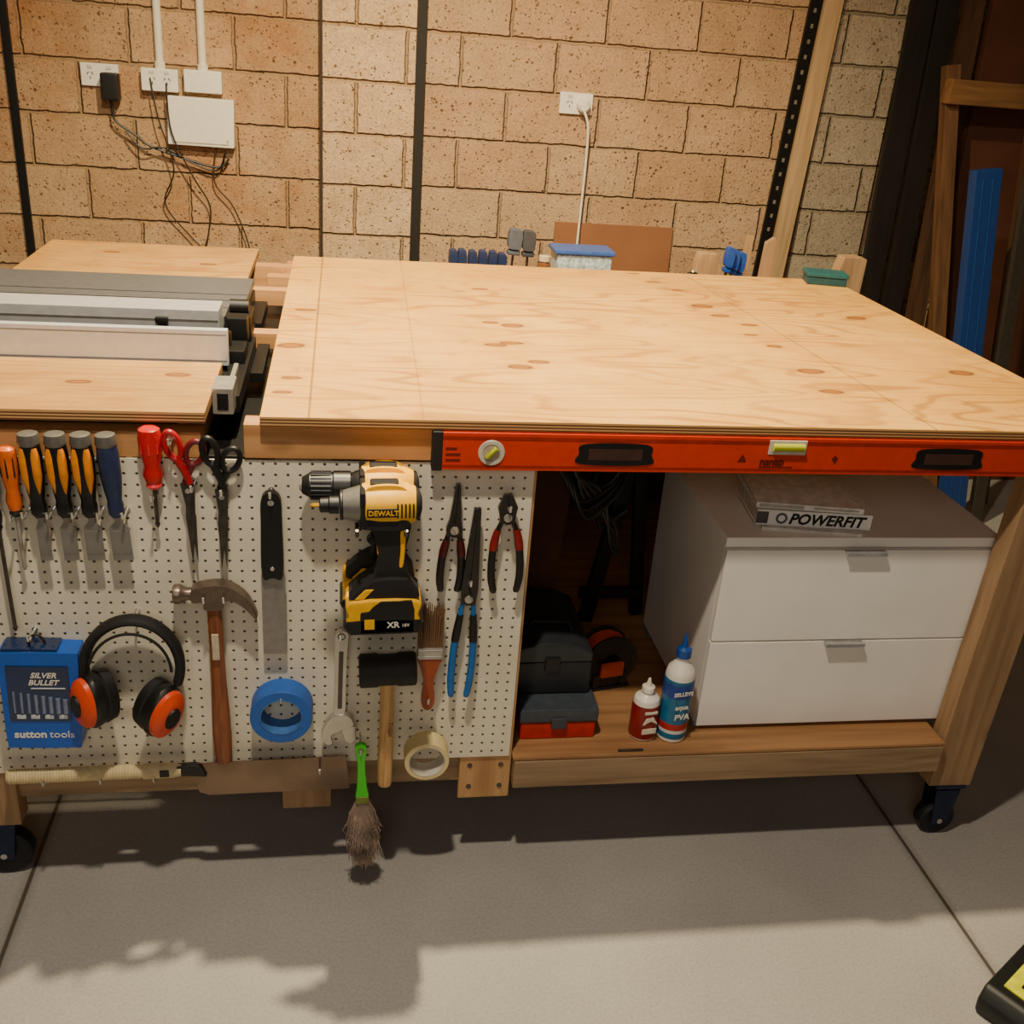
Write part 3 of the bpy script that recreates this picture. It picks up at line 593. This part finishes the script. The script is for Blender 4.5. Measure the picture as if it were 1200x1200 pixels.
# toolboxes
R=root('toolbox','dark plastic toolbox with angled lid and carry handle','toolbox',(460,110,334))
g=G();g.box(0,155,0,230,0,72,5);fin(g,'box_body',M('#1e2124',.5),R);g=G();g.prism([(0,72),(-4,82),(8,104),(60,116),(120,110),(155,92),(155,72)],0,230,4);fin(g,'lid',M('#2b2f33',.45),R)
g=G();g.tube([(30,60,108),(40,60,132),(110,60,130),(120,60,106)],6,10);fin(g,'handle',BLK,R);g=G();g.box(60,90,-5,2,54,84,2);fin(g,'latch',BLK,R)
R=root('storage_case','low red parts case with grey lid','parts case',(472,60,262))
g=G();g.box(0,150,0,300,0,38,4);fin(g,'case_base',M('#c2261a',.4),R);g=G();g.box(-4,154,-3,300,39,70,5);g.box(60,90,-8,0,28,52,2);fin(g,'lid',M('#3c444c',.45),R)
R=root('cable_reel','orange and black extension reel on bench shelf','cable reel',(690,230,262),(0,0,12));R.scale=(.8,.8,.8)
g=G();g.ring((0,0,82),74,24,8);g.ring((0,60,82),74,24,8);g.box(-60,60,-10,70,0,8,3);g.box(-50,-30,-8,68,8,50,3);g.box(30,50,-8,68,8,50,3);fin(g,'reel_frame',M('#1c1c1c',.5),R)
g=G()
for i in range(6):g.tube([(62*math.cos(t),6+i*9,82+62*math.sin(t)) for t in [k*math.pi/16 for k in range(32)]],5,8,True)
g.box(-34,34,-18,-4,42,86,8);fin(g,'cable',M('#c8440e',.45),R,'orange cable')
# cables and stand in the bay
def cable(pts,r,m,lab,name='power_cable',k=6):
    g=G();g.tube(crv(pts,k,False),r,8);return tag(fin(g,name,m),lab,'cable','loose cables')
for k in range(4):
    a=k*9
    cable([(500+a,200+a*3,862),(530+a,200,780-a),(575+a,220,720-a*2),(640+a,230,740),(655,220+a,800+a),(600,210,850),(560,200,800-a),(600+a,230,690+a),(665,260,640-a*2),(690,280,560)],4.5,M('#0f0f10',.35),'black power cable looped under the tabletop')
R=root('folding_stand','black folded steel saw stand under bench','stand',(740,495,262))
g=G();g.box(-10,22,0,25,0,600,3,2,(0,9,0),(0,0,300));g.box(50,80,30,55,0,600,3,2,(0,-5,0),(60,0,300));g.box(-60,90,10,30,380,405,3);g.box(-60,90,10,30,60,85,3);fin(g,'stand_leg',BLK,R)
g=G();g.tube([(-50,0,420),(-70,-10,340),(-40,-20,260),(20,-10,300)],7,10);fin(g,'stand_brace',M('#2a2a2c',.5),R)
g=G();g.box(480,640,560,575,262,700,1.5,2,(0,4,0));tag(fin(g,'plywood_offcut',M('#6e4628',.7,0,.15,12)),'brown plywood offcut standing on bench shelf','board')
g=G();g.lathe([(0,2.5),(50,2.5)],(660,14,265),(1,0,.0),10);tag(fin(g,'steel_pin',DSTEEL),'small dark steel rod lying on shelf edge','rod')
# ------------------------------------------------------------------ things behind the bench
def small_clamp(x,y,z,m,h,lab,w=16):
    R=root('bar_clamp',lab,'clamp',(x,y,z),(0,random.uniform(-3,3),0),'clamps behind the bench')
    g=G();g.prism(crv([(-w/2,h-50),(-w/2,h-6),(-w*.2,h),(w/2,h-6),(w/2,h-50),(w*.2,h-56)],3),-12,20,3);g.box(-w/2,w/2,-8,20,h-72,h-58,4);fin(g,'clamp_head',m,R)
    g=G();g.box(-3,3,2,12,-2,h-4,.6);fin(g,'bar',DSTEEL,R)
for i in range(6):small_clamp(432+i*27,1330,880,M('#1c2c52',.5),84+random.uniform(-3,3),'small dark blue spring clamp behind the bench top',22)
small_clamp(594,1325,880,M('#4a5462',.5),150,'large grey and black clamp standing upright',36);small_clamp(640,1330,880,M('#363c46',.5),146,'large grey and black clamp standing upright',34)
R=root('small_jar','small brown glass jar with pale lid','jar',(690,1335,880));g=G();g.lathe([(0,18),(55,18),(62,14),(66,14)],(0,0,0),(0,0,1),20);fin(g,'jar_body',M('#7c5230',.3),R);g=G();g.lathe([(64,17),(78,17)],(0,0,0),(0,0,1),20);fin(g,'lid',M('#c9b99a',.4),R)
R=root('plastic_tub','clear plastic tub of screws with blue lid','storage tub',(722,1340,880))
g=G();g.box(4,166,0,100,0,84,6);fin(g,'tub_body',M('#b4c6ce',.25,0,.35,90),R,'cloudy clear tub body');g=G();g.box(-3,173,-6,106,84,96,3);fin(g,'lid',M('#3558a0',.35),R)
g=G();g.box(905,1360,2268,2280,500,905,1,2,(-3,0,0),(1100,2274,500));tag(fin(g,'hardboard_sheet',M('#96623e',.75,0,.06,8)),'brown hardboard sheet leaning on block wall','board')
g=G();g.prism([(1140,880),(1215,880),(1215,950),(1200,985),(1150,985),(1140,960)],1340,1385,3);tag(fin(g,'timber_offcut',PINEZ),'short pine offcut standing behind the bench','offcut','timber offcuts behind the bench')
g=G();g.prism([(1545,860),(1630,860),(1632,1000),(1615,1006),(1560,1004),(1548,950)],1280,1330,3);tag(fin(g,'timber_offcut',PINEZ),'chunky pine block standing at bench corner','offcut','timber offcuts behind the bench')
g=G();g.prism([(1395,880),(1430,880),(1436,1010),(1424,1018),(1400,1000)],1480,1500,2);tag(fin(g,'timber_offcut',PINEZ),'narrow pine stick standing behind the bench','offcut','timber offcuts behind the bench')
g=G();g.prism([(1320,880),(1345,880),(1350,1020),(1330,1024)],1460,1480,2);tag(fin(g,'timber_offcut',PINEZ),'thin pine stick standing behind the bench','offcut','timber offcuts behind the bench')
for i in range(3):small_clamp(1235+i*24,1350+i*12,880,M('#1a4aa0',.4),124-i*8,'bright blue quick clamp standing behind the bench',22)
R=root('sanding_sponge_box','dark green box at the bench corner','box',(1412,1180,943),(0,0,-12))
g=G();g.box(0,110,0,70,0,22,3);fin(g,'box_base',M('#1d4a52',.5),R);g=G();g.box(-3,113,-3,73,22,34,3);fin(g,'lid',M('#235c62',.45),R)
R=root('gauge_knob','small black knob with pale cap','knob',(1105,1262,925));g=G();g.lathe([(0,16),(6,20),(16,18),(22,8)],(0,0,0),(0,0,1),20);fin(g,'knob_body',BLK,R);g=G();g.lathe([(22,7),(26,4)],(0,0,0),(0,0,1),14);fin(g,'cap',STEEL,R)
# ------------------------------------------------------------------ wall fittings
def socket(nm,x0,x1,z0,z1,lab,holes,d=14):
    R=root(nm,lab,'power socket',(x0,2300,z0),(0,0,0),'power points on the block wall')
    w=x1-x0;h=z1-z0
    g=G();g.box(0,w,-d,0,0,h,4);fin(g,'faceplate',WHT,R)
    for hx in holes:
        g=G()
        for a,b,r in ((-7,4,35),(7,4,-35),(0,-10,0)):g.box(hx*w+a-1.5,hx*w+a+1.5,-d-.6,-d+.2,h*.5+b-5,h*.5+b+5,0,1,(0,r,0))
        fin(g,'outlet',M('#4d463c',.5),R)
        g=G();g.box(hx*w-8,hx*w+8,-d-3,-d,h*.84-5,h*.84+5,1);fin(g,'rocker_switch',M('#d6cfbf',.4),R)
    return R
socket('double_power_socket',-724,-604,1263,1334,'white double power socket with black plug adaptor',(.25,.75))
socket('power_socket',-530,-412,1262,1332,'white surface power socket below conduit',(.3,.7),40)
socket('junction_box',-394,-272,1266,1336,'white junction box below conduit',(),40)
s=socket('power_socket',882,1002,1280,1352,'white power socket with white plug and cord',(.3,),14)
g=G();g.lathe([(0,24),(28,22),(34,16)],(84,-14,32),(0,-1,0),24);fin(g,'plug',M('#efe9da',.4),s)
R=root('plug_adaptor','black plug-in power adaptor in the wall socket','adaptor',(-655,2284,1225))
g=G();g.box(0,56,-50,0,0,84,6);fin(g,'adaptor_body',BLK,R);g=G();g.tube([(26,-20,2),(26,-20,-24)],6,8);fin(g,'strain_relief',BLK,R)
R=root('control_box','flat white wall-mounted control box','control box',(-456,2300,1098))
g=G();g.prism([(0,0),(218,-2),(222,152),(4,154)],-46,0,5);fin(g,'case',M('#f0e9d8',.4,0,.03),R);g=G();g.box(20,200,-48,-46,-0+8,12,.5);g.lathe([(0,5),(1,5)],(196,-46,20),(0,-1,0),12);fin(g,'trim_line',M('#b9b09a',.5),R,each=True)
for x in (-470,-334):
    g=G();g.lathe([(0,13),(1560,13)],(x,2282,1332),(0,0,1),16);g.lathe([(0,17),(22,17)],(x,2282,1332),(0,0,1),16);tag(fin(g,'conduit_pipe',M('#ebe2cf',.45,0,.03)),'white electrical conduit running up block wall','conduit','conduits on the block wall')
cable([(-629,2264,1200),(-620,2262,1160),(-560,2262,1120),(-520,2264,1090),(-430,2270,1060),(-300,2270,1030),(-260,2280,1060)],4,BLK,'black adaptor cable drooping across the wall')
cable([(-590,2262,1130),(-540,2255,1080),(-470,2262,1085),(-380,2270,1040),(-300,2270,1020),(-270,2270,1080)],3,BLK,'black adaptor cable drooping across the wall')
cable([(-500,2255,1300),(-480,2240,1180),(-440,2245,1020),(-480,2270,900),(-400,2275,790),(-340,2270,730),(-320,2270,690)],2.6,M('#2b211a',.6),'thin dark cable hanging from the wall socket')
cable([(-450,2255,1290),(-440,2240,1140),(-380,2250,1000),(-330,2270,900),(-340,2270,800),(-360,2270,720),(-300,2270,680)],2.6,M('#2b211a',.6),'thin dark cable hanging from the wall socket')
cable([(-300,2270,1100),(-310,2270,980),(-250,2270,900),(-200,2270,760),(-220,2270,680)],2.6,M('#3b2c20',.6),'thin dark cable hanging from the control box')
cable([(964,2258,1300),(985,2250,1240),(992,2262,1100),(990,2262,900),(985,2240,700),(985,2220,300),(985,2200,6),(1080,2180,6)],4.5,M('#efe7d2',.45),'white power cord hanging from the wall socket')
# shelf uprights
def upright(x,y,z0,z1,w,lab,slots=True,tilt=0):
    R=root('slotted_upright',lab,'shelf upright',(x,y,z0),(0,tilt,0))
    g=G();g.box(-w/2,w/2,-14,0,0,z1-z0,1.5);fin(g,'channel',M('#191715',.45,.3),R)
    if slots:
        g=G()
        for i in range(12,int((z1-z0)/50)-8):g.box(-5,5,-14.7,-14,20+i*50,34+i*50,.2)
        fin(g,'slot',M('#7a7062',.6),R,each=True)
upright(-942,2298,0,2300,26,'narrow black rail fixed to block wall',False)
upright(1680,2258,0,2400,44,'black slotted steel shelf upright leaning on block wall',True,2.4)
g=G();g.box(0,66,-26,0,0,2400,2);o=fin(g,'timber_strip',wood('pale_trim','#c4a478','#a0825a',2,1,.7));place(o,(1708,2258,0),(0,2.4,0));tag(o,'pale timber strip leaning beside black shelf upright','timber')
# ------------------------------------------------------------------ leaning timbers, right side
def lean(nm,lab,x,w,d,z1,yb,yt,m,tilt=0,grp='boards leaning on the wall'):
    g=G();g.box(-w/2,w/2,-d,0,0,z1,2)
    o=fin(g,nm,m);place(o,(x,yb,0),(-math.degrees(math.atan2(yt-yb,z1)),tilt,0));return tag(o,lab,'board',grp)
DK=wood('dark_stained','#1e1712','#0c0805',2,1,.6);DB=wood('mid_brown','#533823','#2e1d12',2,1,.6);RB=M('#55301f',.6,0,.15,6)
lean('dark_board','near-black long board leaning on the wall',2120,90,22,2500,2110,2255,DK,0);lean('dark_board','near-black long board leaning on the wall',2215,80,22,2500,2080,2270,DK,0)
lean('timber_board','dark brown timber board leaning on the wall',2305,70,30,2400,2040,2260,DB,0)
lean('door_panel','large reddish-brown panel leaning on the wall',2650,560,35,2500,2060,2270,RB,0)
lean('timber_stile','mid-brown timber stile standing in front of panels',2415,50,45,1560,1900,2080,wood('stile','#765236','#4c341e',2,1,.6),-8)
g=G();g.box(2180,2470,1990,2040,1415,1495,3);tag(fin(g,'timber_rail',wood('rail2','#8c643c','#604226',0,1,.6)),'horizontal timber rail across the leaning panels','timber')
R=root('blue_foam_panel','tall narrow dark blue panel standing upright','panel',(2290,1560,0),(-2,-8.4,0))
g=G();g.box(0,92,0,45,0,1250,5);fin(g,'panel_body',M('#103878',.5,0,.08),R)
g=G()
for i in range(2):g.box(24+i*34,28+i*34,-2,1,30,1220,1)
fin(g,'rib',M('#174488',.5),R,each=True)
lean('metal_track','grey metal track leaning beside the blue panel',2450,45,30,1900,1620,1760,M('#46403a',.4,.4),-4);lean('timber_board','dark brown timber board leaning on the wall',2580,60,25,2000,1800,2000,DB,-4)
# ------------------------------------------------------------------ tool case on the floor
R=root('floor_tool_case','black tool case with yellow panels standing on floor','tool case',(1236,-410,0),(0,0,32))
g=G();g.prism([(0,0),(-6,34),(14,60),(300,60),(310,0)],-260,0,8);fin(g,'case_body',M('#0f1112',.5),R)
g=G();g.prism([(34,-24),(110,-24),(110,-44),(54,-46),(46,-100),(30,-100)],59,63,1,'xy');g.prism([(75,-60),(130,-60),(130,-78),(90,-80)],59,63,1,'xy');fin(g,'yellow_stripe',M('#d8d818',.4),R,each=True)
g=G();g.box(14,34,-130,-108,56,64,3);fin(g,'latch',RED,R)
# ------------------------------------------------------------------ lights
def aim(o,loc,tgt):
    o.location=loc;o.rotation_euler=(Vector(tgt)-Vector(loc)).to_track_quat('-Z','Y').to_euler()
def area(loc,tgt,size,power,col,nm):
    l=bpy.data.lights.new(nm,'AREA');l.size=size;l.energy=power;l.color=col;o=bpy.data.objects.new(nm,l);COL.objects.link(o);aim(o,loc,tgt);return o
l=bpy.data.lights.new('ceiling_lamp','SPOT');l.energy=520;l.color=(1,.82,.50);l.spot_size=math.radians(122);l.spot_blend=1.0;l.shadow_soft_size=.03
o=bpy.data.objects.new('ceiling_lamp',l);COL.objects.link(o);aim(o,(.22,.38,2.75),(.42,.95,.9))
area((.05,-.7,2.7),(.1,.2,.5),.08,42,(1,.86,.66),'ceiling_lamp_front')
area((-.2,-2.6,2.0),(.3,.3,.5),1.3,14,(1,.9,.78),'added_room_fill')  # unseen soft fill, added to lift the dark bay under the bench
w=bpy.data.worlds.new('w');bpy.context.scene.world=w;w.use_nodes=True;w.node_tree.nodes['Background'].inputs[0].default_value=(.25,.28,.4,1);w.node_tree.nodes['Background'].inputs[1].default_value=.05
# ------------------------------------------------------------------ camera
cam=bpy.data.cameras.new('camera');cam.sensor_width=36;cam.lens=36.16;cam.clip_start=.05
co=bpy.data.objects.new('camera',cam);COL.objects.link(co)
yaw,pit,rol=.1821,.4282,-.0815
F=Vector((math.sin(yaw)*math.cos(pit),math.cos(yaw)*math.cos(pit),-math.sin(pit)));r=Vector((math.cos(yaw),-math.sin(yaw),0));d=F.cross(r)
X=math.cos(rol)*r+math.sin(rol)*d;D=-math.sin(rol)*r+math.cos(rol)*d
mw=Matrix((X,-D,-F)).transposed().to_4x4();mw.translation=Vector((.1244,-1.5498,1.5005));co.matrix_world=mw
bpy.context.scene.camera=co
